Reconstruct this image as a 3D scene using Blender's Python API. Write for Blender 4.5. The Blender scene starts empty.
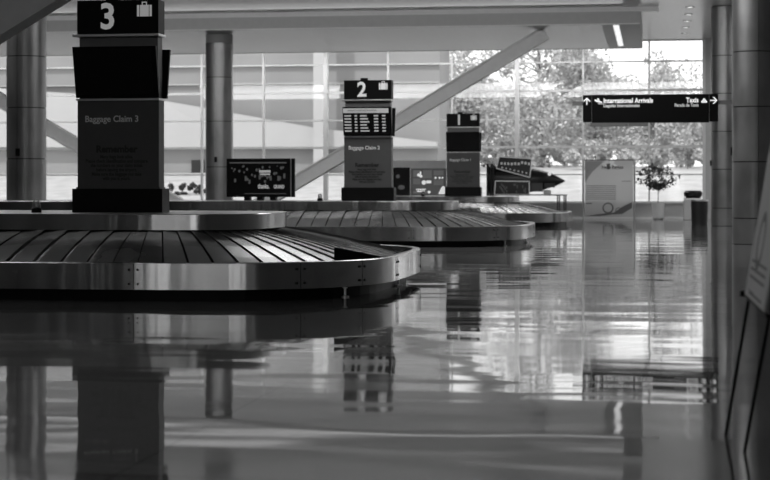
import bpy, bmesh, math, random
from mathutils import Vector, Matrix
random.seed(7)
C = bpy.context.scene.collection
R = math.radians
# ---------------------------------------------------------------- camera
TH = R(9.0); CT, ST = math.cos(TH), math.sin(TH); F = 1700.0; EYE = 1.3
cd = bpy.data.cameras.new('camera'); cam = bpy.data.objects.new('camera', cd); C.objects.link(cam)
cam.location = (0, 0, EYE); cam.rotation_euler = (R(90), 0, TH)
cd.sensor_width = 36; cd.lens = F/770*36; cd.shift_y = -54/770
cd.clip_start = .1; cd.clip_end = 600
cd.dof.use_dof = True; cd.dof.focus_distance = 21.0; cd.dof.aperture_fstop = 2.8
bpy.context.scene.camera = cam
# ---------------------------------------------------------------- world
w = bpy.data.worlds.new('world'); bpy.context.scene.world = w; w.use_nodes = True
nt = w.node_tree; bg = nt.nodes['Background']
tc = nt.nodes.new('ShaderNodeTexCoord'); sep = nt.nodes.new('ShaderNodeSeparateXYZ')
rmp = nt.nodes.new('ShaderNodeValToRGB')
rmp.color_ramp.elements[0].position = 0.0; rmp.color_ramp.elements[0].color = (1, 1, 1, 1)
rmp.color_ramp.elements[1].position = .6; rmp.color_ramp.elements[1].color = (.62, .62, .62, 1)
nt.links.new(tc.outputs['Generated'], sep.inputs[0]); nt.links.new(sep.outputs['Z'], rmp.inputs[0])
nt.links.new(rmp.outputs[0], bg.inputs[0]); bg.inputs[1].default_value = 1.9
# sun from behind the building, high, on the planting outside
sd = bpy.data.lights.new('sun', 'SUN'); sd.energy = 2.2; sd.angle = R(1.5)
so = bpy.data.objects.new('sun', sd); C.objects.link(so); so.rotation_euler = (R(38), 0, R(-35))
vs = bpy.context.scene.view_settings
vs.view_transform = 'Standard'; vs.look = 'None'; vs.gamma = 1; vs.use_curve_mapping = False; vs.exposure = 0.0
cy = bpy.context.scene.cycles
cy.max_bounces = 8; cy.transparent_max_bounces = 12; cy.sample_clamp_indirect = 4; cy.use_denoising = True
cy.caustics_reflective = False; cy.caustics_refractive = False

def area(name, loc, sx, sy, e, rot=(0, 0, 0)):
    l = bpy.data.lights.new(name, 'AREA'); l.shape = 'RECTANGLE'; l.size = sx; l.size_y = sy; l.energy = e
    o = bpy.data.objects.new(name, l); C.objects.link(o); o.location = loc; o.rotation_euler = rot
    return o
# ---------------------------------------------------------------- materials (the photograph is black and white)
def mat(name, v, rough=.5, metal=0., noise=.0, nscale=6., stretch=(1, 1, 1), rnoise=0., spec=.5, bump=0., emit=0., coat=0.):
    m = bpy.data.materials.new(name); m.use_nodes = True; t = m.node_tree; N = t.nodes; L = t.links
    p = N['Principled BSDF']
    p.inputs['Base Color'].default_value = (v, v, v, 1); p.inputs['Roughness'].default_value = rough
    p.inputs['Metallic'].default_value = metal; p.inputs['Specular IOR Level'].default_value = spec
    if coat: p.inputs['Coat Weight'].default_value = coat
    co = N.new('ShaderNodeTexCoord'); mp = N.new('ShaderNodeMapping'); mp.inputs['Scale'].default_value = stretch
    L.new(co.outputs['Object'], mp.inputs[0])
    nz = N.new('ShaderNodeTexNoise'); nz.inputs['Scale'].default_value = nscale; nz.inputs['Detail'].default_value = 3
    L.new(mp.outputs[0], nz.inputs['Vector'])
    r = N.new('ShaderNodeMapRange'); n = noise if noise else .04
    r.inputs['From Min'].default_value = .25; r.inputs['From Max'].default_value = .75
    r.inputs['To Min'].default_value = v*(1-n); r.inputs['To Max'].default_value = min(1, v*(1+n))
    L.new(nz.outputs['Fac'], r.inputs['Value']); L.new(r.outputs[0], p.inputs['Base Color'])
    if rnoise:
        q = N.new('ShaderNodeMapRange'); q.inputs['From Min'].default_value = .3; q.inputs['From Max'].default_value = .7
        q.inputs['To Min'].default_value = max(.02, rough-rnoise); q.inputs['To Max'].default_value = rough+rnoise
        L.new(nz.outputs['Fac'], q.inputs['Value']); L.new(q.outputs[0], p.inputs['Roughness'])
    if bump:
        b = N.new('ShaderNodeBump'); b.inputs['Distance'].default_value = bump; b.inputs['Strength'].default_value = 1
        L.new(nz.outputs['Fac'], b.inputs['Height']); L.new(b.outputs[0], p.inputs['Normal'])
    if emit:
        p.inputs['Emission Color'].default_value = (1, 1, 1, 1); p.inputs['Emission Strength'].default_value = emit
    return m
M = {}
M['steel'] = mat('brushed_steel', .44, .18, 1, .12, 2.2, (1, 1, .03), .06, bump=.02)
M['steel_trim'] = mat('steel_trim', .75, .3, 1)
M['column'] = mat('column_panel', .26, .38, .75, .25, 1.5, (1, 1, .6), .08)
M['joint'] = mat('dark_joint', .01, .6)
M['black'] = mat('black_laminate', .004, .5, spec=.12)
M['screen'] = mat('screen_glass', .004, .25, spec=.3)
M['panel'] = mat('grey_sign_panel', .085, .5, 0, .05, spec=.3)
M['panelmid'] = mat('grey_band', .16, .45, spec=.3)
M['silver'] = mat('silver_bar', .5, .35, .8)
M['white_ink'] = mat('white_ink', .75, .5)
M['grey_ink'] = mat('pale_grey_ink', .85, .5); M['sign_lit'] = mat('lit_numeral', .6, .5, emit=.2); M['sign_white'] = mat('lit_lettering', .8, .5, emit=.55)
M['dark_ink'] = mat('black_ink', .008, .5)
M['slat'] = mat('slat_metal', .34, .24, .9, .3, 1.0, (1, 1, 1), .06)
M['kick'] = mat('black_kick', .006, .5, spec=.2)
M['white_frame'] = mat('white_aluminium', .78, .35, .0)
M['soffit'] = mat('soffit_metal', .5, .35, .3, .06, 2.0, (6, .2, 1), .05)
M['fascia'] = mat('fascia_grey', .42, .5, .0)
M['ceiling'] = mat('ceiling_white', .8, .22, .0, .04, spec=.5)
M['wallgrey'] = mat('wall_grey', .6, .6)
M['sillwall'] = mat('sill_wall', .55, .5)
M['brace'] = mat('brace_steel', .75, .5)
M['concrete'] = mat('concrete', .30, .9, 0, .1, .3)
M['concrete_lt'] = mat('pale_concrete', .5, .9, 0, .05, .3)
M['lawn'] = mat('lawn', .45, .95, 0, .22, 1.1)
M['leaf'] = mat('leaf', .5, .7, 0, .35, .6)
M['bark'] = mat('bark', .15, .9, 0, .3, 8)
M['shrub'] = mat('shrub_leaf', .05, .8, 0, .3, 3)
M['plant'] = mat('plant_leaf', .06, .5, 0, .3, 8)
M['pot'] = mat('white_pot', .8, .4)
M['bin'] = mat('bin_dark', .05, .35, .6, .2, 3)
M['bag'] = mat('bag_black', .008, .4)
M['paper'] = mat('poster_paper', .62, .6)
M['lampglow'] = mat('lamp_diffuser', .8, .5, emit=.9)
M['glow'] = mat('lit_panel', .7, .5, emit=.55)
M['glow_mid'] = mat('lit_panel_mid', .4, .5, emit=.18)
M['glow_low'] = mat('lit_panel_low', .06, .5, emit=.035); M['glow_tile'] = mat('lit_picture_tile', .2, .5, emit=.03)
M['exhibit'] = mat('exhibit_black', .012, .35)
M['exhibit_grey'] = mat('exhibit_grey', .08, .4)

def glass_mat(name, tint=1.0, refl=.06, alpha=0., milky=.4):
    m = bpy.data.materials.new(name); m.use_nodes = True; t = m.node_tree; N = t.nodes; L = t.links
    N.remove(N['Principled BSDF']); out = N['Material Output']
    tr = N.new('ShaderNodeBsdfTransparent'); tr.inputs[0].default_value = (tint, tint, tint, 1)
    gl = N.new('ShaderNodeBsdfGlossy'); gl.inputs['Roughness'].default_value = .02
    fr = N.new('ShaderNodeFresnel'); fr.inputs[0].default_value = 1.45
    mx = N.new('ShaderNodeMixShader'); L.new(fr.outputs[0], mx.inputs[0]); L.new(tr.outputs[0], mx.inputs[1]); L.new(gl.outputs[0], mx.inputs[2])
    last = mx
    if alpha:
        df = N.new('ShaderNodeBsdfDiffuse'); df.inputs[0].default_value = (milky, milky, milky, 1)
        tl = N.new('ShaderNodeBsdfTranslucent'); tl.inputs[0].default_value = (milky, milky, milky, 1)
        ad = N.new('ShaderNodeMixShader'); L.new(df.outputs[0], ad.inputs[1]); L.new(tl.outputs[0], ad.inputs[2])
        m2 = N.new('ShaderNodeMixShader'); m2.inputs[0].default_value = alpha
        L.new(mx.outputs[0], m2.inputs[1]); L.new(ad.outputs[0], m2.inputs[2]); last = m2
    L.new(last.outputs[0], out.inputs[0]); return m
M['glass'] = glass_mat('window_glass')
M['clear'] = glass_mat('clear_dome', .8, alpha=.25, milky=.6)
M['banner'] = glass_mat('banner_film', .9, alpha=.7, milky=.85)

def floor_mat():
    m = bpy.data.materials.new('polished_terrazzo'); m.use_nodes = True; t = m.node_tree; N = t.nodes; L = t.links
    p = N['Principled BSDF']; p.inputs['IOR'].default_value = 1.5
    co = N.new('ShaderNodeTexCoord')
    n1 = N.new('ShaderNodeTexNoise'); n1.inputs['Scale'].default_value = 60; n1.inputs['Detail'].default_value = 4
    n2 = N.new('ShaderNodeTexNoise'); n2.inputs['Scale'].default_value = .5; n2.inputs['Detail'].default_value = 3
    L.new(co.outputs['Object'], n1.inputs['Vector']); L.new(co.outputs['Object'], n2.inputs['Vector'])
    r1 = N.new('ShaderNodeMapRange'); r1.inputs['To Min'].default_value = .10; r1.inputs['To Max'].default_value = .19
    r1.inputs['From Min'].default_value = .35; r1.inputs['From Max'].default_value = .65
    L.new(n1.outputs['Fac'], r1.inputs['Value'])
    sp = N.new('ShaderNodeSeparateXYZ'); L.new(co.outputs['Object'], sp.inputs[0])
    def line(sock, per, wd, off):
        a = N.new('ShaderNodeMath'); a.operation = 'ADD'; a.inputs[1].default_value = off + per*100; L.new(sock, a.inputs[0])
        b = N.new('ShaderNodeMath'); b.operation = 'MODULO'; b.inputs[1].default_value = per; L.new(a.outputs[0], b.inputs[0])
        c = N.new('ShaderNodeMath'); c.operation = 'LESS_THAN'; c.inputs[1].default_value = wd; L.new(b.outputs[0], c.inputs[0]); return c.outputs[0]
    lx = line(sp.outputs['X'], 4.275, .012, 2.4); ly = line(sp.outputs['Y'], 4.375, .02, 1.4)
    mxx = N.new('ShaderNodeMath'); mxx.operation = 'MAXIMUM'; L.new(lx, mxx.inputs[0]); L.new(ly, mxx.inputs[1])
    iv = N.new('ShaderNodeMath'); iv.operation = 'MULTIPLY_ADD'; iv.inputs[1].default_value = -.7; iv.inputs[2].default_value = 1; L.new(mxx.outputs[0], iv.inputs[0])
    mu = N.new('ShaderNodeMath'); mu.operation = 'MULTIPLY'; L.new(r1.outputs[0], mu.inputs[0]); L.new(iv.outputs[0], mu.inputs[1])
    L.new(mu.outputs[0], p.inputs['Base Color'])
    sm = N.new('ShaderNodeMath'); sm.operation = 'MULTIPLY'; sm.inputs[1].default_value = .5; L.new(iv.outputs[0], sm.inputs[0]); L.new(sm.outputs[0], p.inputs['Specular IOR Level'])
    r2 = N.new('ShaderNodeMapRange'); r2.inputs['To Min'].default_value = .03; r2.inputs['To Max'].default_value = .06
    r2.inputs['From Min'].default_value = .35; r2.inputs['From Max'].default_value = .65
    L.new(n2.outputs['Fac'], r2.inputs['Value']); L.new(r2.outputs[0], p.inputs['Roughness'])
    mp = N.new('ShaderNodeMapping'); mp.inputs['Scale'].default_value = (.45, 1.05, 1); L.new(co.outputs['Object'], mp.inputs[0])
    n3 = N.new('ShaderNodeTexNoise'); n3.inputs['Scale'].default_value = 1.0; n3.inputs['Detail'].default_value = 1.5; n3.inputs['Roughness'].default_value = .45
    L.new(mp.outputs[0], n3.inputs['Vector'])
    b = N.new('ShaderNodeBump'); b.inputs['Strength'].default_value = 1; b.inputs['Distance'].default_value = .008
    L.new(n3.outputs['Fac'], b.inputs['Height']); L.new(b.outputs[0], p.inputs['Normal'])
    return m
M['floor'] = floor_mat()

# ---------------------------------------------------------------- helpers
class MB:
    def __init__(s): s.bm = bmesh.new()
    def box(s, x0, x1, y0, y1, z0, z1):
        v = [s.bm.verts.new(p) for p in ((x0,y0,z0),(x1,y0,z0),(x1,y1,z0),(x0,y1,z0),(x0,y0,z1),(x1,y0,z1),(x1,y1,z1),(x0,y1,z1))]
        for f in ((0,3,2,1),(4,5,6,7),(0,1,5,4),(1,2,6,5),(2,3,7,6),(3,0,4,7)): s.bm.faces.new([v[i] for i in f])
        return s
    def prism(s, pts, ax, a, b):      # polygon pts extruded along axis ax ('x','y','z') from a to b
        def P(p, t): return {'x': (t, p[0], p[1]), 'y': (p[0], t, p[1]), 'z': (p[0], p[1], t)}[ax]
        A = [s.bm.verts.new(P(p, a)) for p in pts]; B = [s.bm.verts.new(P(p, b)) for p in pts]; n = len(pts)
        s.bm.faces.new(A); s.bm.faces.new(B[::-1])
        for i in range(n): s.bm.faces.new([A[i], B[i], B[(i+1) % n], A[(i+1) % n]])
        return s
    def tube(s, pts, r, n=8, r1=None):
        rings = []
        for i, p in enumerate(pts):
            p = Vector(p); d = (Vector(pts[min(i+1, len(pts)-1)]) - Vector(pts[max(i-1, 0)])).normalized()
            a = d.orthogonal().normalized(); b = d.cross(a)
            rr = r if r1 is None else r + (r1-r)*i/(len(pts)-1)
            rings.append([s.bm.verts.new(p + a*math.cos(2*math.pi*k/n)*rr + b*math.sin(2*math.pi*k/n)*rr) for k in range(n)])
        for A, B in zip(rings, rings[1:]):
            for k in range(n): s.bm.faces.new([A[k], A[(k+1) % n], B[(k+1) % n], B[k]])
        s.bm.faces.new(rings[0][::-1]); s.bm.faces.new(rings[-1]); return s
    def lathe(s, prof, n=32, c=(0, 0)):
        rings = [[s.bm.verts.new((c[0]+r*math.cos(2*math.pi*k/n), c[1]+r*math.sin(2*math.pi*k/n), z)) for k in range(n)] for r, z in prof]
        for A, B in zip(rings, rings[1:]):
            for k in range(n): s.bm.faces.new([A[k], A[(k+1) % n], B[(k+1) % n], B[k]])
        if prof[0][0] > 1e-4: s.bm.faces.new(rings[0][::-1])
        if prof[-1][0] > 1e-4: s.bm.faces.new(rings[-1])
        return s
    def build(s, name, m, parent=None, loc=None, smooth=False, bevel=0, normals=True):
        if normals: bmesh.ops.recalc_face_normals(s.bm, faces=s.bm.faces)
        me = bpy.data.meshes.new(name); s.bm.to_mesh(me); s.bm.free()
        if smooth:
            for p in me.polygons: p.use_smooth = True
        me.materials.append(M[m] if isinstance(m, str) else m)
        o = bpy.data.objects.new(name, me); C.objects.link(o)
        if parent: o.parent = parent
        if loc: o.location = loc
        if bevel:
            b = o.modifiers.new('bevel', 'BEVEL'); b.width = bevel; b.segments = 2; b.limit_method = 'ANGLE'
        if smooth:
            e = o.modifiers.new('edges', 'EDGE_SPLIT'); e.split_angle = R(35)
        return o
def thing(name, label, cat, loc=(0, 0, 0), group=None, rz=0):
    o = bpy.data.objects.new(name, None); C.objects.link(o); o.location = loc; o.rotation_euler = (0, 0, rz)
    o.empty_display_size = .2
    return tag(o, label, cat, group)
def tag(o, label, cat, group=None):
    o['label'] = label; o['category'] = cat
    if group: o['group'] = group
    return o
def struct(o): o['kind'] = 'structure'; return o
def text(name, body, size, x, y, z, m, parent, align='CENTER', bold=0., sx=1., rz=0):
    cu = bpy.data.curves.new('text', 'FONT'); cu.body = body; cu.size = size; cu.align_x = align; cu.extrude = .002; cu.offset = bold
    cu.resolution_u = 3; cu.space_line = 1.0
    tmp = bpy.data.objects.new('text', cu); C.objects.link(tmp); bpy.context.view_layer.update()
    me = bpy.data.meshes.new_from_object(tmp.evaluated_get(bpy.context.evaluated_depsgraph_get()))
    bpy.data.objects.remove(tmp); bpy.data.curves.remove(cu)
    me.transform(Matrix.Translation((x, y, z)) @ Matrix.Rotation(rz, 4, 'Z') @ Matrix.Rotation(R(90), 4, 'X') @ Matrix.Diagonal((sx, 1, 1, 1)))
    me.materials.clear(); me.materials.append(M[m])
    o = bpy.data.objects.new(name, me); C.objects.link(o); o.parent = parent; return o
def zd(px, v): return v/(CT + (px-385)/F*ST)          # distance along the view axis of the point on the line v = const
def U(px, v):
    Z = zd(px, v); return (px-385)/F*Z*CT - Z*ST
def H(px, y, v): return EYE + (186-y)*zd(px, v)/F

# ---------------------------------------------------------------- building shell
WV = 69.0; TOP = 7.15
struct(MB().box(-42, 14, -14, WV+.3, -.3, 0).build('floor', 'floor'))
struct(MB().box(-42, 14, -14, WV+.3, TOP, TOP+.4).build('ceiling', 'ceiling'))
struct(MB().box(-42.3, -42, -14, WV+.3, 0, TOP).build('wall_left', 'wallgrey'))
struct(MB().box(14, 14.3, -14, WV+.3, 0, TOP).build('wall_right', 'wallgrey'))
fw = [(-11, -9.2), (-6.6, -5.6), (-3.2, -1.4), (1.2, 2.2), (4.5, 7.0)]  # unseen glazed openings added behind the camera to streak the steel rims with daylight
b = MB(); x = -42
for a_, c_ in fw: b.box(x, a_, -14.3, -14, 0, TOP).box(a_, c_, -14.3, -14, 4.2, TOP); x = c_
b.box(x, 14, -14.3, -14, 0, TOP); wf = struct(b.build('wall_front', 'wallgrey'))
for a_, c_ in fw: MB().box(a_, c_, -14.2, -14.18, .02, 4.2).build('glass_pane', 'glass', wf)
# window wall: low sill wall, pier at the right, four glazed windows
b = MB().box(-42, 2.02, WV, WV+.25, 0, .6).box(2.02, 3.1, WV-.1, WV+.25, 0, TOP).box(3.1, 14, WV, WV+.25, 0, .6).box(-42, -29.2, WV, WV+.25, .6, TOP)
struct(b.build('wall_back', 'sillwall'))
b = MB().box(-29.2, 2.0, WV-.12, WV+.1, .6, .66).box(-29.2, 2.0, WV-.06, WV, 0.0, .05)
struct(b.build('trim_1', 'white_frame'))
rows = [.66, 1.76, 2.88, 4.0, 5.15, 6.3, 7.14]
ub = [2.0, -5.52, -13.4, -21.3, -29.2]
for i in range(4):
    a, c = ub[i+1], ub[i]
    f = MB()
    step = 2.64; xs = [ub[i]-.0 if i else 1.97]
    ms = [(-.2, .035), (-2.84, .035), (-5.50, .085)] if i == 0 else [(c-step, .035), (c-2*step, .035), (a, .085)]
    for x, hw in ms: f.box(x-hw, x+hw, WV-.08 - (.06 if hw > .05 else 0), WV+.12, .66, TOP)
    if i == 0: f.box(1.90, 2.02, WV-.12, WV+.12, .66, TOP)
    xa, xc = a+.085, (c-.085 if i else 1.90)
    xr = sorted([xa, xc] + [x+s*hw for x, hw in ms[:2] for s in (-1, 1)])
    for k, z in enumerate(rows):
        hh = .045 if k in (2, 4) else .028
        for j in range(0, len(xr), 2): f.box(xr[j], xr[j+1], WV-.05, WV+.10, max(.66, z-hh), min(TOP, z+hh))
    fo = struct(f.build('window_%d' % (i+1), 'white_frame'))
    MB().box(xa, xc, WV+.03, WV+.045, .68, TOP-.02).build('glass_pane', 'glass', fo)

f = MB()
for x in (3.16, 5.8, 8.44, 11.08, 13.94): f.box(x-.05, x+.05, WV-.06, WV+.1, .66, TOP)
for z in rows:
    for x in (3.16, 5.8, 8.44, 11.08): f.box(x+.05, x+2.59, WV-.04, WV+.08, max(.66, z-.03), min(TOP, z+.03))
fo = struct(f.build('window_5', 'white_frame')); MB().box(3.2, 13.9, WV+.03, WV+.045, .68, TOP-.02).build('glass_pane', 'glass', fo)
# floating soffit under the ceiling
SV0, SV1, SU, SH = 54.9, 65.0, -.43, 6.5
s = MB().box(-42, SU, SV0, SV1, SH+.02, SH+.36).box(-42, SU+.01, SV0-.03, SV0, SH-.02, SH+.38).build('soffit', 'fascia'); struct(s)
MB().box(-42, SU-1.25, SV0+.35, SV1-.3, SH, SH+.02).build('soffit_lining', 'soffit', s)
MB().box(-42, SU-.02, SV0-.06, SV0-.03, SH-.03, SH).build('soffit_edge_bead', 'white_frame', s)
MB().box(-42, SU-.02, SV1, SV1+.04, SH, SH+.06).build('soffit_edge_bead', 'soffit', s)
s = MB().box(-42, .15, 56.0, 66.0, 6.98, TOP).build('trim_2', 'ceiling'); struct(s)
lt = thing('linear_ceiling_light', 'narrow bright light strip in the underside of the soffit near its right end', 'ceiling light', (-1.22, 59.4, SH))
MB().box(-.12, .12, -4.2, 4.2, -.012, .002).build('light_frame', 'white_frame', lt)
for k in range(4): MB().box(-.09, .09, -4.1+k*2.08, -4.1+k*2.08+1.95, -.02, -.012).build('diffuser', 'lampglow', lt)

# rows of recessed downlights in the high ceiling at the right
for k in range(5):
    d = thing('recessed_downlight', 'small round recessed downlight in the right-hand ceiling, number %s from the window wall' % ('first second third fourth fifth'.split()[k]), 'downlight', (1.15, 66.0-k*2.4, TOP), 'downlights in the high ceiling')
    MB().lathe([(.001, -.005), (.10, -.005), (.12, -.02), (.14, -.02), (.14, 0)], 20).build('light_ring', 'white_frame', d)
    MB().lathe([(.001, -.008), (.09, -.008)], 20).build('bulb', 'lampglow', d)
# fill lights added out of view to brighten the hall, plus its cove lamp
area('hall_fill', (-8, 10, TOP-.05), 14, 1.2, 150)
area('hall_fill', (-12, 24, TOP-.05), 8, 1.2, 160)
area('hall_fill', (-3.5, 35.5, TOP-.05), 8, 6, 620)
area('hall_fill', (-12, 42.3, TOP-.45), 28, 1.0, 720, (R(50), 0, 0))  # tilted fill, added to brighten the soffit fascia and braces
area('side_fill', (8, 58, TOP-.05), 7, 14, 700)  # fill added behind the right columns to brighten sill wall and pot
area('hall_fill', (-18, 38, TOP-.05), 8, 1.2, 160)
area('cove_lamp', (-20, 54.95, SH+.52), 38, .4, 26, (R(250), 0, 0))
area('hall_fill', (-6, -6, TOP-.05), 12, 3.0, 150)
area('frame_fill', (-16, 67.4, TOP-.08), 29, .4, 700, (R(0), 0, 0))  # fill added above the soffit to brighten the window frames

# ---------------------------------------------------------------- columns
def column(u, v, label, joints, grp, seam):
    r = .47
    t = thing('column', label, 'column', (u, v, 0), grp)
    b = MB(); z0 = 0.012
    zs = [z for z in joints] + [TOP-.01 if v < 50 or u > 0 else SH-.03]
    if v > 50 and u < 0: zs[-1] = SH-.33
    core = MB().lathe([(r-.03, 0), (r-.03, zs[-1])], 40).build('column_core', 'joint', t, smooth=True)
    for z1 in zs:
        # one ring of cladding, split by two vertical seams
        for a0, a1 in ((seam+.012, seam+math.pi-.012), (seam+math.pi+.012, seam+2*math.pi-.012)):
            n = 24; P = []; Q = []
            for k in range(n+1):
                a = a0+(a1-a0)*k/n
                P.append((r*math.cos(a), r*math.sin(a))); Q.append(((r-.02)*math.cos(a), (r-.02)*math.sin(a)))
            vs_ = [[b.bm.verts.new((p[0], p[1], z)) for p in L] for L, z in ((P, z0), (P, z1-.012), (Q, z0), (Q, z1-.012))]
            for k in range(n):
                b.bm.faces.new([vs_[0][k], vs_[0][k+1], vs_[1][k+1], vs_[1][k]])
                b.bm.faces.new([vs_[1][k], vs_[1][k+1], vs_[3][k+1], vs_[3][k]])
                b.bm.faces.new([vs_[0][k+1], vs_[0][k], vs_[2][k], vs_[2][k+1]])
            for k in (0, n):
                b.bm.faces.new([vs_[0][k], vs_[1][k], vs_[3][k], vs_[2][k]])
        z0 = z1+.012
    b.build('cladding', 'column', t, smooth=True)
    if v > 50 and u < 0:
        g = MB()
        for k in range(8): g.lathe([(r-.005, zs[-1]+.01+k*.038), (r-.005, zs[-1]+.03+k*.038)], 32)
        g.build('louvred_collar', 'fascia', t)
    return t
J = [.58, 1.84, 3.07, 4.3, 5.53]
cA = column(-14.9, 39, 'round metal-clad column at the far left, rising behind the second carousel', [.7, 1.95, 3.17, 4.4, 5.6], 'metal-clad columns', R(-97))
cB = column(-14.68, 56.5, 'round metal-clad column left of the black television', [.8, 1.95, 3.5, 5.0], 'metal-clad columns', R(-95))
cC = column(2.2, 39, 'large round metal-clad column nearest the camera at the right edge', J, 'metal-clad columns', R(-80))
cD = column(2.3, 56.5, 'round metal-clad column half hidden behind the large right-hand one', J, 'metal-clad columns', R(-60))
column(2.2, 21.5, 'round metal-clad column just outside the right side', J, 'metal-clad columns', R(-80)) if False else None
def wallbox(par, a, z, r=.47):
    b = MB().box(-.05, .05, -.03, .0, -.09, .09).build('fire_strobe', 'black', par); b.location = (r*math.cos(a), r*math.sin(a), z); b.rotation_euler = (0, 0, a+R(90))
wallbox(cA, R(-94), 2.1); wallbox(cB, R(-90), 2.2); wallbox(cC, R(175), 2.08); wallbox(cD, R(185), 2.05)

# ---------------------------------------------------------------- diagonal braces
def brace(u0, z0, u1, z1, v, label, wid=.17, flange=False):
    t = thing('diagonal_brace', label, 'brace', (u0, v, z0), 'diagonal braces')
    d = Vector((u1-u0, 0, z1-z0)); n = Vector((-d.z, 0, d.x)).normalized()*wid
    q = [(-n.x, -n.z), (d.x-n.x, d.z-n.z), (d.x+n.x, d.z+n.z), (n.x, n.z)]
    MB().prism(q, 'y', -.14, .14).build('beam', 'brace', t)
    e = n*1.0; g = n*(1+.06/wid)
    for s in (1, -1):
        MB().prism([(s*e.x, s*e.z), (d.x+s*e.x, d.z+s*e.z), (d.x+s*g.x, d.z+s*g.z), (s*g.x, s*g.z)], 'y', -.2, .2).build('flange', 'brace', t)
    return t
brace(-14.0, .25, -3.55, SH-.12, 56.5, 'grey diagonal steel brace rising to the right behind sign 2')
brace(-15.4, .25, -26.2, SH-.12, 56.5, 'grey diagonal steel brace slanting down behind the far left column and sign 3')
brace(-14.3, .25, -3.3, 6.6, 21.5, 'dark diagonal steel brace crossing the top left corner nearest the camera', .21)

# ---------------------------------------------------------------- baggage carousels
def superq(a, b, n, N):
    pts = []
    for k in range(N*6+1):
        t = -math.pi/2 + math.pi*k/(N*6); c, s_ = math.cos(t), math.sin(t)
        pts.append((a*abs(c)**(2/n), b*math.copysign(abs(s_)**(2/n), s_)))
    L = [0]
    for p, q in zip(pts, pts[1:]): L.append(L[-1]+math.dist(p, q))
    return pts, L
def at_len(pts, L, s):
    for i in range(len(L)-1):
        if L[i+1] >= s: 
            f = (s-L[i])/max(1e-9, L[i+1]-L[i]); return (pts[i][0]+(pts[i+1][0]-pts[i][0])*f, pts[i][1]+(pts[i+1][1]-pts[i][1])*f)
    return pts[-1]
def outline(tipR, tipL, a, b, n, N, NS, warp=1.):
    pts, L = superq(a, b, n, N); T = L[-1]; out = []
    def w(f):
        return .5*(2*f)**warp if f < .5 else 1-.5*(2-2*f)**warp
    uR, uL = tipR-a, tipL+a
    end = [at_len(pts, L, T*w(k/N)) for k in range(N+1)]
    for k in range(NS): out.append((uL+(uR-uL)*k/NS, -b))
    for p in end[:-1]: out.append((uR+p[0], p[1]))
    for k in range(NS): out.append((uR+(uL-uR)*k/NS, b))
    for p in end[:-1]: out.append((uL-p[0], -p[1]))
    return out
def inset(poly, d):
    n = len(poly); o = []
    for i in range(n):
        p, q = Vector(poly[i-1]), Vector(poly[(i+1) % n]); t = (q-p).normalized(); nn = Vector((-t.y, t.x))
        o.append((poly[i][0]+nn.x*d, poly[i][1]+nn.y*d))
    return o
def ring(b, levels):      # levels: list of (poly, z), skinned closed loops
    V = [[b.bm.verts.new((p[0], p[1], z)) for p in poly] for poly, z in levels]
    for A, B in zip(V, V[1:]):
        n = len(A)
        for k in range(n): b.bm.faces.new([A[k], A[(k+1) % n], B[(k+1) % n], B[k]])
    return V
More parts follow.
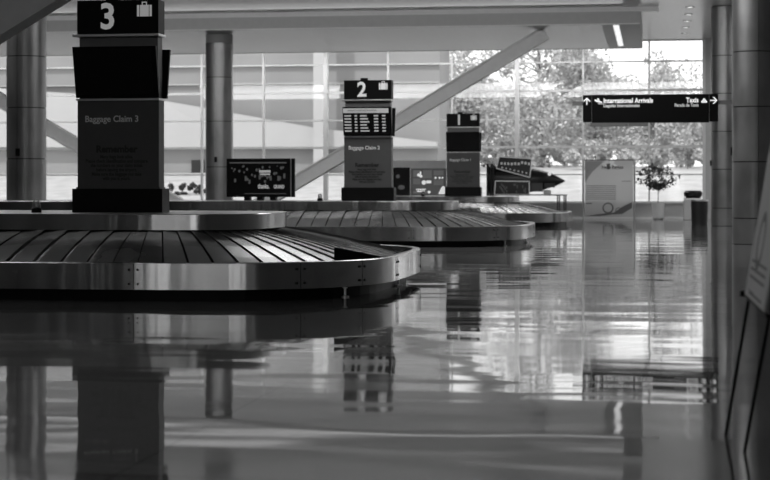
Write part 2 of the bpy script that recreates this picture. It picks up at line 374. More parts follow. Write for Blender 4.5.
def carousel(vc, tipR, tipL, label, detail, grp='baggage carousels'):
    t = thing('baggage_carousel', label, 'baggage carousel', (0, vc, 0), grp)
    N = 38; Ltot = (tipR-tipL) - 7.2; NS = max(6, int(Ltot/.31))
    rim = outline(tipR, tipL, 3.6, 3.4, 3.5, N, NS)
    hub = outline(tipR-1.75, tipL+1.75, 2.0, 1.6, 3.6, N, NS, .80)
    # outer steel rim: band with a rolled top
    i1, i2, i3 = inset(rim, .02), inset(rim, .10), inset(rim, .12)
    b = MB(); ring(b, [(inset(rim, .03), .128), (rim, .135), (rim, .43), (i1, .44), (i2, .44), (i3, .43), (i3, .30)])
    ro = b.build('rim', 'steel', t, smooth=True)
    kk = inset(rim, .20); b = MB(); V = ring(b, [(inset(rim, .12), .135), (inset(rim, .14), .13), (kk, .125), (kk, 0)])
    b.build('kick_plate', 'kick', t)
    # seams and bolts on the rim face
    n = len(rim)
    if detail:
        def on_rim(pu):   # index of the front outline point nearest to u
            return min((i for i in range(n) if rim[i][1] < 0 or abs(rim[i][0]-tipR) < .2), key=lambda i: abs(rim[i][0]-pu[0]) + abs(rim[i][1]-pu[1]))
        marks = [(U(131, vc-3.4), -3.4), (U(131, vc-3.4)-2.4, -3.4), (-4.0, -3.1), (-3.35, -2.4), (-3.1, -.9), (-3.08, 1.4)] if detail == 1 else [(-5.0, -3.3), (-3.3, -2.6), (-2.8, 0.2)]
        for mk in marks:
            i = on_rim(mk); p = Vector(rim[i]); q = Vector(rim[(i+1) % n]); tg = (q-p).normalized(); nn = Vector((tg.y, -tg.x))
            a0 = p-tg*.004+nn*.001; a1 = p+tg*.004+nn*.001; a2 = p+tg*.004-nn*.004; a3 = p-tg*.004-nn*.004
            MB().prism([tuple(a0), tuple(a1), tuple(a2), tuple(a3)], 'z', .14, .43).build('seam', 'joint', ro)
            for s in (-.05, .05):
                for z in (.20, .36):
                    c = p+tg*s; B = MB(); B.tube([(c.x-nn.x*.01, c.y-nn.y*.01, z), (c.x+nn.x*.008, c.y+nn.y*.008, z)], .014, 10)
                    B.build('bolt', 'joint', ro)
    # sloping belt of overlapping slats
    rs = random.Random(int(vc)); lo = inset(rim, .125); zb, zt = .345, .745
    hin = inset(hub, .06)
    b = MB()
    for i in range(n):
        j = (i+1) % n
        A, B_, Cc, D = Vector((*lo[i], zb)), Vector((*lo[j], zb)), Vector((*hin[j], zt)), Vector((*hin[i], zt))
        # each slat overlaps its neighbour: left edge raised
        up = Vector((0, 0, rs.uniform(.008, .04))); e0 = (B_-A)*.02; A = A+e0; D = D+(Cc-D)*.02; dn = Vector((0, 0, .0))
        # far edge raised on the long sides, near edge slightly proud round the ends
        wt = max(0., min(1., (tipR-2.3-lo[i][0])/1.2))*max(0., min(1., (lo[i][0]-tipL-2.3)/1.2))
        lf = Vector((0, 0, .016*(1-wt))); up = up*wt; g_ = .03+.03*(1-wt)
        A2, D2 = A+lf, D+lf; B2 = B_-(B_-A)*g_+up; C2 = Cc-(Cc-D)*g_+up*.7
        mid = []
        K = 4; rows_ = []
        for k in range(K+1):
            f = k/K; z_s = math.sin(f*math.pi)*.035
            rows_.append([A2.lerp(D2, f)+Vector((0, 0, z_s)), B2.lerp(C2, f)+Vector((0, 0, z_s))])
        top = [[b.bm.verts.new(p) for p in r_] for r_ in rows_]
        bot = [[b.bm.verts.new(p-Vector((0, 0, .022))) for p in r_] for r_ in rows_]
        for k in range(K):
            b.bm.faces.new([top[k][0], top[k][1], top[k+1][1], top[k+1][0]])
            b.bm.faces.new([bot[k][0], top[k][0], top[k+1][0], bot[k+1][0]])
            b.bm.faces.new([bot[k][1], bot[k+1][1], top[k+1][1], top[k][1]])
        b.bm.faces.new([bot[0][0], bot[0][1], top[0][1], top[0][0]])
    so2 = b.build('slat_belt', 'slat', t, normals=False)
    b = MB(); ring(b, [(lo, zb-.06), (hin, zt-.06)]); b.build('belt_bed', 'kick', t)
    # hub: dark skirt, steel band, flat deck
    b = MB(); ring(b, [(inset(hub, .14), .60), (inset(hub, .14), .80)]); b.build('hub_skirt', 'kick', t)
    b = MB(); ring(b, [(inset(hub, .05), .757), (hub, .757), (hub, .945), (inset(hub, .01), .953)]); b.build('hub_band', 'steel', t, smooth=True)
    b = MB(); V = ring(b, [(inset(hub, .01), .953), (inset(hub, .05), .953)]); b.bm.faces.new(V[-1]); b.build('hub_deck', 'steel_trim', t)
    # support feet under the rim at the tip
    for (pu, pv) in ((tipR-.16, .1), (tipR-.45, -2.2)):
        if detail:
            f = MB().lathe([(.05, 0), (.05, .012), (.016, .02), (.016, .10), (.03, .105), (.03, .13)], 14, (pu, pv)).build('support_foot', 'steel_trim', t, smooth=True)
    if detail:
        g = MB(); g.prism([(tipR-.62, -2.5), (tipR-.22, -2.2), (tipR-.30, -1.3), (tipR-.75, -1.3)], 'z', .30, .42)
    return t, hub, rim
c3, hub3, rim3 = carousel(21.8, -3.13, -13.0, 'nearest baggage carousel, steel rim and sloping slats, carrying sign 3', 1)
c2, hub2, rim2 = carousel(39.0, -2.75, -19.5, 'middle baggage carousel, carrying sign 2 and the television', 2)
c1, hub1, rim1 = carousel(57.2, -2.75, -12.2, 'farthest baggage carousel, carrying sign 1', 0)
# collar where the left column passes through the middle carousel's deck
MB().lathe([(.475, .95), (.52, .953), (.52, .958), (.475, .958)], 36, (-14.9, 0)).build('column_collar', 'steel_trim', c2)
# black wedge in place of the shade on the nearest carousel's end slats
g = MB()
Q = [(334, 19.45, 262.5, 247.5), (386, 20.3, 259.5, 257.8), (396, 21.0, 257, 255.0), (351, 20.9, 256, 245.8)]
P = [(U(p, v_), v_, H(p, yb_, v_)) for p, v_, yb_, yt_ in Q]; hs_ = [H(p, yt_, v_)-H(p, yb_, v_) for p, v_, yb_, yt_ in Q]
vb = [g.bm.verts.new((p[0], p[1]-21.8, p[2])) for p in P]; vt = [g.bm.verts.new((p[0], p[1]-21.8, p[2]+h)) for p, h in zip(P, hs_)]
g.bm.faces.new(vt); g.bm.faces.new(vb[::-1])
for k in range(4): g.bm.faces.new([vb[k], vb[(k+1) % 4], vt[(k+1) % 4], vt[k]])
go = g.build('shade_wedge', 'black', c3, bevel=.01); go['label'] = 'black wedge added for the shade at the foot of the slats'
T_ = [Vector((p[0], p[1]-21.8, p[2]+h+.004)) for p, h in zip(P, hs_)]
for f in (0.02, .5): MB().tube([T_[0].lerp(T_[3], f), T_[1].lerp(T_[2], f)], .006, 6).build('shade_wedge_strip', 'steel_trim', go)

# ---------------------------------------------------------------- warning beacons on the hubs
def beacon(u, v, label):
    t = thing('warning_beacon', label, 'beacon', (u, v, .953), 'warning beacons on the carousels')
    MB().lathe([(.065, 0), (.065, .055), (.05, .065), (.0001, .065)], 20).build('beacon_base', 'black', t, smooth=True)
    MB().lathe([(.048, .065), (.05, .12), (.04, .155), (.02, .17), (.0001, .172)], 20).build('dome', 'clear', t, smooth=True)
    MB().lathe([(.0001, .07), (.022, .07), (.028, .12), (.0001, .13)], 12).build('reflector', 'steel_trim', t, smooth=True)
beacon(U(36.5, 21.2), 21.2, 'small clear-domed beacon on the nearest carousel, left of sign 3')
beacon(U(320, 38.6), 38.6, 'small clear-domed beacon on the middle carousel, between television and sign 2')
beacon(U(423, 57.0), 57.0, 'small clear-domed beacon on the farthest carousel, left of sign 1')

# ---------------------------------------------------------------- numbered claim signs
def kiosk(num, u, v, label, lit):
    t = thing('baggage_claim_sign', label, 'sign', (u, v, .953), 'numbered baggage claim signs')
    W = .555; D = .24; z = lambda h: h-.953
    MB().box(-W-.06, W+.06, -.05, D+.05, 0, z(1.265)).build('plinth', 'black', t, bevel=.006)
    pn = MB().box(-W, W, 0, D, z(1.265), z(2.425)).box(-W-.015, -W+.03, -.012, D+.012, z(1.255), z(1.285)).box(W-.03, W+.015, -.012, D+.012, z(1.255), z(1.285)).build('info_panel', 'panel', t)
    text('lettering', 'Baggage Claim %s' % num, .118, -.455, -.002, z(2.145), 'grey_ink', pn, 'LEFT', .002, .95).__setitem__('label', 'pale grey heading')
    text('lettering', 'Remember', .125, -.02, -.002, z(1.745), 'dark_ink', pn, 'CENTER', .006)
    rows_ = ['Many bags look alike.', 'Please check identification and compare', 'the numbers on your claim ticket', 'before leaving the airport.', 'Make sure the baggage you take', 'with you is yours.']
    for k, r_ in enumerate(rows_): text('lettering', r_, .064, -.02, -.002, z(1.665-k*.057), 'dark_ink', pn, 'CENTER', .002, .82)
    MB().box(-W+.02, W-.02, .02, D-.02, z(2.425), z(3.28)).build('post', 'panelmid', t)
    MB().box(-W-.01, W+.01, -.03, D+.03, z(2.425), z(2.45)).build('ledge', 'silver', t)
    MB().box(-W-.055, W+.01, -.05, D+.05, z(3.265), z(3.30)).build('top_shelf', 'silver', t, bevel=.005)
    sb = MB().box(-W, W, -.02, D+.02, z(3.305), z(3.745)).build('number_box', 'black', t)
    text('numeral', num, .47, -.135, -.024, z(3.375), 'sign_lit', sb, 'CENTER', .012, .95)
    ic = MB(); x0, z0 = .365, z(3.525)
    ic.box(x0-.06, x0+.06, -.026, -.02, z0, z0+.15).box(x0-.10, x0-.07, -.026, -.02, z0, z0+.15).box(x0+.07, x0+.10, -.026, -.02, z0, z0+.15)
    ic.box(x0-.035, x0-.022, -.026, -.02, z0+.15, z0+.18).box(x0+.022, x0+.035, -.026, -.02, z0+.15, z0+.18).box(x0-.035, x0+.035, -.026, -.02, z0+.18, z0+.193)
    ic.build('suitcase_icon', 'sign_lit', sb)
    for s in (-1, 1):      # two tilted monitors, one to the front and one to the back
        y0 = -.02 if s < 0 else D+.02
        za, zb_ = z(2.46), z(3.12)
        pr = [(y0, za), (y0+s*.05, za), (y0+s*.20, zb_), (y0+s*.14, zb_+.0)] 
        mo = MB().prism(pr, 'x', -W+.0 if s < 0 else -W-.03, W+.02 if s < 0 else W+.03).build('monitor', 'black', t, bevel=.004)
        n = Vector((0, s*(zb_-za), -s*s*.15)).normalized()
        def onf(x, f, e=.003): 
            p = Vector((x, y0+s*.05, za)).lerp(Vector((x, y0+s*.20, zb_)), f); return p + n*e
        def plate(x0_, x1_, f0, f1, m, nm, par, e=.004):
            g = MB(); q = [onf(x0_, f0, e), onf(x1_, f0, e), onf(x1_, f1, e), onf(x0_, f1, e)]; q2 = [p-n*.003 for p in q]
            A = [g.bm.verts.new(p) for p in q]; B = [g.bm.verts.new(p) for p in q2]; g.bm.faces.new(A); g.bm.faces.new(B[::-1])
            for k in range(4): g.bm.faces.new([A[k], B[k], B[(k+1) % 4], A[(k+1) % 4]])
            return g.build(nm, m, par)
        if s < 0 and not lit: plate(-W+.01, W-.04, .05, .95, 'screen', 'screen', mo)
        if s < 0 and lit:
            plate(-W+.0, W-.03, .03, .97, 'screen', 'screen', mo)
            plate(-W+.01, W-.04, .79, .95, 'glow_hdr', 'title_bar', mo, .007)
            g = MB()
            for r_ in range(6):
                f = .70-r_*.105
                for xa, xb in ((-.52, -.36), (-.28, -.22), (-.15, .0 + .03*(r_ % 3)), (.17, .27), (.36, .44)):
                    q = [onf(xa, f-.03, .008), onf(xb, f-.03, .008), onf(xb, f+.018, .008), onf(xa, f+.018, .008)]
                    g.bm.faces.new([g.bm.verts.new(p) for p in q])
            g.build('flight_list', 'glow_txt', mo)
            text('screen_lettering', 'BAGGAGE CLAIM INFORMATION', .045, -.1, y0-.198, z(3.025), 'dark_ink', mo, 'CENTER')
    if num != '3' or True: MB().box(-.18, -.02, .04, .18, z(3.745), z(3.80)).build('top_unit', 'black', t)
    return t
M['glow_hdr'] = mat('screen_title_bar', .4, .5, emit=.22); M['glow_txt'] = mat('screen_rows', .35, .5, emit=.24)
kiosk('3', -6.97, 21.55, 'tall black and grey sign 3 with blank tilted screen on the nearest carousel', False)
kiosk('2', -6.54, 38.75, 'tall sign 2 with lit flight list on the middle carousel', True)
kiosk('1', U(463, 57.1), 57.1, 'tall black and grey sign 1 with blank screen on the farthest carousel', False)

# ---------------------------------------------------------------- television on the middle carousel
v = 40.1; ua, uc = U(226.5, v), U(294.5, v)
t = thing('television', 'wide black television showing a dim crowd, standing on the middle carousel', 'television', ((ua+uc)/2, v, .953))
w_ = (uc-ua)/2; hz0 = .08; hz1 = H(260, 158.5, v)-.953
MB().box(-w_, w_, 0, .10, hz0, hz1).build('casing', 'black', t, bevel=.008)
sc = MB().box(-w_+.05, w_-.12, -.004, 0, hz0+.05, hz1-.05).build('screen', 'screen', t)
MB().box(w_-.095, w_-.08, -.006, 0, hz0+.0, hz1).build('trim_strip', 'silver', t)
for k in (-.32, 0, .32): MB().box(k-.07, k+.07, -.06, .14, 0, hz0).build('foot', 'black', t)
# crowd of faint figures on the screen
rnd = random.Random(3)
g = MB()
for k in range(26):
    x = -w_+.12+rnd.random()*(2*w_-.35); zc = hz0+.42+rnd.random()*.33; r_ = .012+rnd.random()*.02
    g.prism([(x+r_*math.cos(a*math.pi/4), zc+r_*1.3*math.sin(a*math.pi/4)) for a in range(8)], 'y', -.007, -.004)
g.build('crowd_image', 'glow_low', sc)
g = MB().box(-w_+.08, w_-.2, -.006, -.004, hz1-.12, hz1-.085).box(-w_+.45, w_-.2, -.006, -.004, hz0+.075, hz0+.09)
for k in range(14):
    x = -w_+.15+rnd.random()*(2*w_-.4); zc = hz0+.3+rnd.random()*.3; g.box(x, x+.05, -.006, -.004, zc, zc+.06+rnd.random()*.06)
g.build('crowd_image', 'glow_low', sc)
MB().box(-.03, .25, -.009, -.004, hz0+.59, hz0+.65).box(-.01, .24, -.009, -.004, hz0+.535, hz0+.57).build('caption_block', 'glow_mid', sc)
text('lettering', 'thanks.', .16, -.06, -.009, hz0+.21, 'glow_txt', sc, 'LEFT', .004, .62)
text('lettering', 'GRAND', .12, .33, -.009, hz0+.21, 'glow_txt', sc, 'LEFT', .004, .62)

# ---------------------------------------------------------------- advertising boards beyond sign 2 (on the farthest carousel)
v = 58.0; hz = lambda y: H(420, y, v)-.953
ua, uc = U(411, v), U(446, v)
t = thing('advertising_board', 'lit picture board with pale cut-out icons between signs 2 and 1', 'display board', ((ua+uc)/2, v, .953))
w_ = (uc-ua)/2
MB().box(-w_, w_, 0, .12, .03, hz(168.5)).build('frame', 'exhibit_grey', t)
MB().box(-w_, w_, -.05, .2, 0, .03).build('base', 'silver', t)
pic = MB().box(-w_+.04, w_-.04, -.006, 0, .07, hz(169.5)).build('picture', 'glow_low', t)
g = MB(); hh = hz(169.5)-.07
for fx, fz, fw, fh in ((.03, .70, .22, .27), (.33, .64, .27, .33), (.66, .76, .3, .2), (.03, .40, .22, .24), (.66, .36, .3, .22), (.03, .02, .44, .10)):
    x = -w_+.04+fx*(2*w_-.08); zz = .07+fz*hh; g.box(x, x+fw*(2*w_-.08), -.012, -.006, zz, zz+fh*hh)
g.build('picture_tile', 'glow_tile', pic) if 'glow_tile' in M else g.build('picture_tile', 'glow_mid', pic)
g = MB()
def disc(cx, cz, r_): g.prism([(cx+r_*math.cos(a*math.pi/6), cz+r_*math.sin(a*math.pi/6)) for a in range(12)], 'y', -.02, -.012)
X = lambda f: -w_+.04+f*(2*w_-.08); Zz = lambda f: .07+f*hh
disc(X(.2), Zz(.78), .05); disc(X(.27), Zz(.73), .05); disc(X(.36), Zz(.47), .075); disc(X(.72), Zz(.66), .035); disc(X(.84), Zz(.66), .035); disc(X(.93), Zz(.66), .03)
g.box(X(.44), X(.58), -.02, -.012, Zz(.44), Zz(.55)); g.box(X(.12), X(.42), -.02, -.012, Zz(.17), Zz(.21)).box(X(.15), X(.38), -.02, -.012, Zz(.09), Zz(.14)).box(X(.24), X(.28), -.02, -.012, Zz(.8), Zz(.92))
g.prism([(X(.80), Zz(.0)), (X(1.0), Zz(.0)), (X(1.0), Zz(.3)), (X(.92), Zz(.32))], 'y', -.02, -.012)
disc(X(.52), Zz(.08), .05)
g.build('picture_icon', 'glow', pic)
ua, uc = U(393, v), U(409.3, v)
t = thing('advertising_board', 'dark narrow board immediately right of sign 2', 'display board', ((ua+uc)/2, v+.05, .953))
w_ = (uc-ua)/2
MB().box(-w_, w_, 0, .12, .02, hz(167.5)).build('frame', 'black', t)
p = MB().box(-w_+.04, w_-.04, -.006, 0, .06, hz(169)).build('picture', 'screen', t)
g = MB(); g.prism([(0+.12*math.cos(a*math.pi/6), .3+.08*math.sin(a*math.pi/6)) for a in range(12)], 'y', -.012, -.006); g.prism([(-.12+.07*math.cos(a*math.pi/6), .68+.07*math.sin(a*math.pi/6)) for a in range(12)], 'y', -.012, -.006)
g.build('picture_icon', 'glow_low', p)
# white banner above the boards, standing behind the carousel
v = 61.6; ua, uc = U(391, v), U(446, v)
t = thing('white_banner', 'plain white banner wall behind the lit picture board', 'banner', ((ua+uc)/2, v, 0)); w_ = (uc-ua)/2
MB().box(-w_, w_, 0, .06, .05, H(420, 160.5, v)).build('banner_sheet', 'pot', t)
for s_ in (-1, 1): MB().box(s_*w_-.04, s_*w_+.04, -.25, .3, 0, .05).build('foot', 'silver', t)
text('lettering', 'welcome to the region', .17, -.75, -.004, H(420, 167.8, v), 'panel_ink', t, 'LEFT') if False else None

# ---------------------------------------------------------------- black nose-cone exhibit on its stand
v = 63.0; t0 = U(487, v)
t = thing('aircraft_exhibit', 'black aircraft-nose shaped exhibit pointing right, beyond the farthest carousel', 'exhibit', (t0, v, 0))
X = lambda px: U(px, v)-t0
Hh = lambda px, y: H(px, y, v)
# tapering body: ellipse sections along x
secs = [(488, 165, 193), (492, 164.5, 193), (510, 165.5, 193), (532, 168, 192), (543, 170.5, 190), (551, 173, 187.5), (558, 176.5, 185), (563, 179.3, 182.6), (565, 180.4, 181.4)]
b = MB(); rings = []
for px, yt, yb in secs:
    zt, zb = Hh(px, yt), Hh(px, yb); zc, rz_ = (zt+zb)/2, (zt-zb)/2
    rings.append([b.bm.verts.new((X(px), .5*min(1, rz_/.5)*math.cos(a*math.pi/12), zc+rz_*math.sin(a*math.pi/12))) for a in range(24)])
for A, B in zip(rings, rings[1:]):
    for k in range(24): b.bm.faces.new([A[k], A[(k+1) % 24], B[(k+1) % 24], B[k]])
b.bm.faces.new(rings[0]); b.bm.faces.new(rings[-1][::-1])
body = b.build('fuselage', 'exhibit', t, smooth=True)
b = MB(); 
for px in (488, 491.5, 494): b.box(X(px), X(px+1.4), -.58, .58, Hh(488, 196), Hh(488, 164))
b.build('rear_rack', 'exhibit', t)
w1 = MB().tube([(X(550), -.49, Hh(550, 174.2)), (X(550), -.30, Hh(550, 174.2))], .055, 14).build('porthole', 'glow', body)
b = MB().box(X(532), X(543), -.46, .3, Hh(532, 191.5), Hh(532, 183)); b.build('lower_bay', 'exhibit_grey', t)
b = MB().box(X(545), X(555), -.35, .2, Hh(545, 187.5), Hh(545, 183)); b.build('chin', 'exhibit', t)
def frame_panel(pts, y):
    q = [(X(px), Hh(px, yy)) for px, yy in pts]
    fp = MB().prism(q, 'y', y, y+.06).build('picture_panel', 'exhibit', t)
    e = MB()
    for a_, c_ in zip(q, q[1:]+q[:1]): e.tube([(a_[0], y-.01, a_[1]), (c_[0], y-.01, c_[1])], .02, 6)
    e.build('panel_edge', 'glow_mid', fp)
    return fp
up = frame_panel([(500.5, 157), (533, 159), (531, 177.5), (498, 168.5)], -.62)
lo = frame_panel([(497, 181), (530.5, 181.5), (530.5, 194.5), (496, 194.5)], -.62)
g = MB(); rnd = random.Random(5)
for k in range(9):
    px = 502+k*3.4; y = 161.5+rnd.random()*1.5; g.box(X(px), X(px+2), -.635, -.62, Hh(px, y+2.5), Hh(px, y))
for k in range(7):
    px = 503+k*4; y = 167+k*.9; g.box(X(px), X(px+1.3), -.635, -.62, Hh(px, y+1.5), Hh(px, y))
g.build('picture', 'glow_mid', up)
g = MB()
for k in range(22):
    px = 499+rnd.random()*28; y = 183.5+rnd.random()*8; g.box(X(px), X(px+1.2), -.635, -.62, Hh(px, y+2.2), Hh(px, y))
g.build('picture', 'glow_low', lo)
ut = U(487, v)-t0
MB().box(X(488), X(566.5), -.7, .7, Hh(520, 195.4), Hh(520, 194.4)).build('stand_top', 'exhibit_grey', t)
for px in (491, 558.5, 565):
    for yy in (-.65, .65): MB().tube([(X(px), yy, 0), (X(px), yy, Hh(px, 195.2))], .025, 8).build('stand_leg', 'exhibit_grey', t)
MB().box(X(544), X(551), -.3, .1, Hh(545, 194.4), Hh(545, 190)).build('display_block', 'pot', t)

# ---------------------------------------------------------------- hanging direction sign
v = 39.2; ua, uc = U(583, v), U(718, v)
hz0, hz1 = H(650, 122.3, v), H(650, 94.7, v)
t = thing('hanging_direction_sign', 'long black hanging sign reading International Arrivals and Taxis', 'sign', ((ua+uc)/2, v, 0))
w_ = (uc-ua)/2; hh = hz1-hz0
xs = lambda px: U(px, v)-(ua+uc)/2
so_ = MB().box(xs(592), xs(709), -.10, .10, hz0-.01, hz1).build('sign_face', 'black', t)
e1 = MB().box(-w_, xs(591.6), -.08, .08, hz0, hz1).build('arrow_panel', 'black2', t) if 'black2' in M else MB().box(-w_, xs(591.6), -.08, .08, hz0+.01, hz1).build('arrow_panel', 'black', t)
e2 = MB().box(xs(709.4), w_, -.08, .08, hz0+.01, hz1).build('arrow_panel', 'black', t)
MB().box(xs(590.5), xs(628), -.12, .1, hz0-.09, hz0-.01).box(xs(628.6), xs(648), -.12, .1, hz0-.09, hz0-.01).build('lower_strip', 'panelmid', t)
MB().box(xs(572.5), -w_, -.05, .05, H(578, 105.5, v), H(578, 101.5, v)).build('side_bar', 'panelmid', t)
MB().box(w_, w_+.36, -.05, .05, H(578, 105.5, v), H(578, 101.5, v)).build('side_bar', 'panelmid', t)
yl = -.103
text('lettering', 'International Arrivals', .152, xs(603.5), yl, H(650, 102.8, v), 'sign_white', so_, 'LEFT', .004, .86)
text('lettering', 'Llegadas Internacionales', .100, xs(603.5), yl, H(650, 107, v), 'sign_lit', so_, 'LEFT', .003, .84)
text('lettering', 'Taxis', .152, xs(698.5), yl, H(650, 102.8, v), 'sign_white', so_, 'RIGHT', .004, .86)
text('lettering', 'Parada de Taxis', .100, xs(698.5), yl, H(650, 107, v), 'sign_lit', so_, 'RIGHT', .003, .84)
def arrow(par, cx, cz, up, yy, s_=.08):
    g = MB()
    def q(pts): g.prism([(cx+(p[0] if up else p[1])*s_, cz+(p[1] if up else -p[0])*s_) for p in pts], 'y', yy-.004, yy)
    q([(-.16, -1), (.16, -1), (.16, .7), (-.16, .7)]); q([(0, 1.05), (-.95, .15), (-.95, -.28), (0, .62)]); q([(0, 1.05), (0, .62), (.95, -.28), (.95, .15)])
    g.build('arrow_symbol', 'sign_white', par)
arrow(e1, xs(587), H(650, 101, v), True, -.08); arrow(e2, xs(713.5), H(650, 101, v), False, -.08)
# aeroplane and taxi symbols
g = MB(); ax, az = xs(599), H(650, 100.8, v)
g.prism([(ax-.10, az+.035), (ax-.06, az+.03), (ax+.07, az-.02), (ax+.08, az-.045), (ax-.02, az-.03), (ax-.09, az-.0)], 'y', yl-.004, yl)
g.prism([(ax-.03, az+.0), (ax+.02, az-.01), (ax-.0, az+.06), (ax-.035, az+.065)], 'y', yl-.006, yl-.002)
g.box(ax-.02, ax+.10, yl-.004, yl, az-.07, az-.06); g.build('aeroplane_symbol', 'sign_white', so_)
g = MB(); ax, az = xs(704), H(650, 101.3, v)
g.prism([(ax-.065, az-.045), (ax+.065, az-.045), (ax+.065, az-.01), (ax+.045, az), (ax+.025, az+.035), (ax-.025, az+.035), (ax-.045, az), (ax-.065, az-.01)], 'y', yl-.004, yl)
g.box(ax-.02, ax+.02, yl-.004, yl, az+.04, az+.055); g.build('taxi_symbol', 'sign_white', so_)

# ---------------------------------------------------------------- banner stand by the window
v = 67.6; ua, uc = U(583.5, v), U(634.5, v); w_ = (uc-ua)/2; ht = H(610, 160.5, v)
t = thing('banner_stand', 'large pale translucent banner with posts by the window wall', 'banner', ((ua+uc)/2, v, 0))
bs = MB().box(-w_+.05, w_-.05, -.01, .01, .08, ht).build('banner_sheet', 'banner', t)
for s_ in (-1, 1): MB().tube([(s_*w_, 0, 0), (s_*w_, 0, ht+.06)], .035, 10).build('post', 'steel_trim', t)
MB().box(-w_, w_, -.02, .02, .03, .08).build('bottom_rail', 'white_frame', t); MB().box(-w_, w_, -.02, .02, ht, ht+.04).build('top_rail', 'panelmid', t)
text('lettering', 'Hello Region', .2, -.28, -.014, ht-.33, 'bin', bs, 'LEFT', .004, .8)
g = MB(); xr = lambda px: U(px, v)-(ua+uc)/2; hr = lambda y: H(610, y, v)
for k in range(8): g.box(xr(586), xr(616), -.014, -.01, hr(186+k*1.9), hr(185.5+k*1.9))
g.box(xr(586), xr(592), -.014, -.01, hr(204), hr(203)).box(xr(622), xr(631), -.014, -.01, hr(181.5), hr(181))
g.build('text_block', 'panelmid', bs)
g = MB(); g.prism([(xr(606), hr(164)), (xr(610), hr(163.5)), (xr(610), hr(169)), (xr(607.5), hr(170)), (xr(607), hr(166))], 'y', -.014, -.01)
g.prism([(xr(585), hr(216)), (xr(600), hr(214)), (xr(614), hr(212.5)), (xr(622), hr(207)), (xr(632), hr(202)), (xr(632), hr(208)), (xr(622), hr(214)), (xr(612), hr(214.5)), (xr(600), hr(216.2))], 'y', -.0135, -.01)
for cx, cy_ , r_ in ((608, 208, .22), (618.5, 210.5, .12)):
    for a in range(16):
        a0, a1 = a*math.pi/8, (a+1)*math.pi/8; o_, i_ = r_, r_*.75
        g.prism([(xr(cx)+o_*math.cos(a0), hr(cy_)+o_*math.sin(a0)), (xr(cx)+o_*math.cos(a1), hr(cy_)+o_*math.sin(a1)), (xr(cx)+i_*math.cos(a1), hr(cy_)+i_*math.sin(a1)), (xr(cx)+i_*math.cos(a0), hr(cy_)+i_*math.sin(a0))], 'y', -.018, -.014)
g.build('picture', 'panelmid', bs)
g = MB().prism([(xr(585), hr(161.5)), (xr(604), hr(161.5)), (xr(592), hr(172)), (xr(585), hr(183))], 'y', -.0135, -.01).build('colour_band', 'fascia', bs)

# ---------------------------------------------------------------- leaf helper
def leaves(b, centre, radii, n, size, rnd, shell=.5, clumps=0):
    cl = []
    for k in range(clumps):
        while True:
            p = Vector([rnd.uniform(-1, 1) for _ in range(3)])
            if p.length <= 1 and p.length > .35: break
        cl.append((p, rnd.uniform(.22, .42)))
    for _ in range(n):
        if cl:
            c0, rr = rnd.choice(cl); d = Vector([rnd.gauss(0, 1) for _ in range(3)]).normalized()*rr*rnd.random()**.4; p = c0+d
        else:
            p = Vector([rnd.gauss(0, 1) for _ in range(3)]).normalized()*(shell+(1-shell)*rnd.random())
        q = Vector((centre[0]+p.x*radii[0], centre[1]+p.y*radii[1], centre[2]+p.z*radii[2]))
        a = Vector([rnd.gauss(0, 1) for _ in range(3)]).normalized(); c = a.orthogonal().normalized(); c = Matrix.Rotation(rnd.random()*6.28, 3, a) @ c; e = a.cross(c)
        s_ = size*rnd.uniform(.6, 1.3)
        b.bm.faces.new([b.bm.verts.new(q+c*s_), b.bm.verts.new(q+e*s_*.5), b.bm.verts.new(q-c*s_), b.bm.verts.new(q-e*s_*.5)])
# potted tree
v = 67.3; up_ = U(658, v)
t = thing('potted_tree', 'slender potted tree with a round leafy crown in a white pot by the window', 'potted plant', (up_, v, 0))
MB().lathe([(.17, 0), (.22, .05), (.26, .62), (.27, .65), (.23, .65), (.22, .58), (.0001, .58)], 28).build('pot', 'pot', t, smooth=True)
zc = H(658, 181, v)
b = MB().tube([(0, 0, .55), (.01, 0, 1.1), (-.01, .01, zc-.1)], .016, 8, .012); rnd = random.Random(11)
for k in range(12):
    a = k*.55; b.tube([(0, 0, zc-.5+k*.04), (.28*math.cos(a), .28*math.sin(a), zc-.1+.04*k)], .008, 5, .004)
b.build('stem', 'bark', t)
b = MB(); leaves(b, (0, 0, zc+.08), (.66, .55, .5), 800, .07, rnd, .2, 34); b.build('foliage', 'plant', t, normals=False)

# ---------------------------------------------------------------- waste bins
v = 66.2; t = thing('waste_bin', 'pale square waste bin with a black bag on top, behind the dark bin', 'waste bin', (U(692, v), v, 0)); hb = H(692, 198.5, v)
MB().box(-.32, .32, -.3, .3, 0, hb-.02).build('bin_body', 'fascia_lt', t, bevel=.02) if 'fascia_lt' in M else MB().box(-.32, .32, -.3, .3, 0, hb-.02).build('bin_body', 'wallgrey', t, bevel=.02)
MB().box(-.32, .34, -.3, .3, hb, hb+.03).build('bin_lid', 'bin', t, bevel=.01)
b = MB().lathe([(.18, hb+.03), (.27, hb+.08), (.28, hb+.22), (.22, hb+.30), (.0001, hb+.31)], 14)
for vv in b.bm.verts: vv.co.x *= 1.3+.05*math.sin(vv.co.z*40)
bgo = b.build('rubbish_bag', 'bag', None, (U(693, v), v, 0), smooth=True); tag(bgo, 'black bag lying on top of the pale waste bin', 'bag')
v = 58.6; t = thing('waste_bin', 'dark cylindrical waste bin left of the right-hand columns', 'waste bin', (U(699.5, v), v, 0)); hb = H(699, 199.5, v)
MB().lathe([(.26, 0), (.27, .03), (.29, hb-.06)], 32).build('bin_body', 'bin', t, smooth=True)
MB().lathe([(.30, hb-.06), (.30, hb), (.20, hb+.0), (.18, hb-.04), (.0001, hb-.04)], 32).build('bin_rim', 'steel_trim', t, smooth=True)

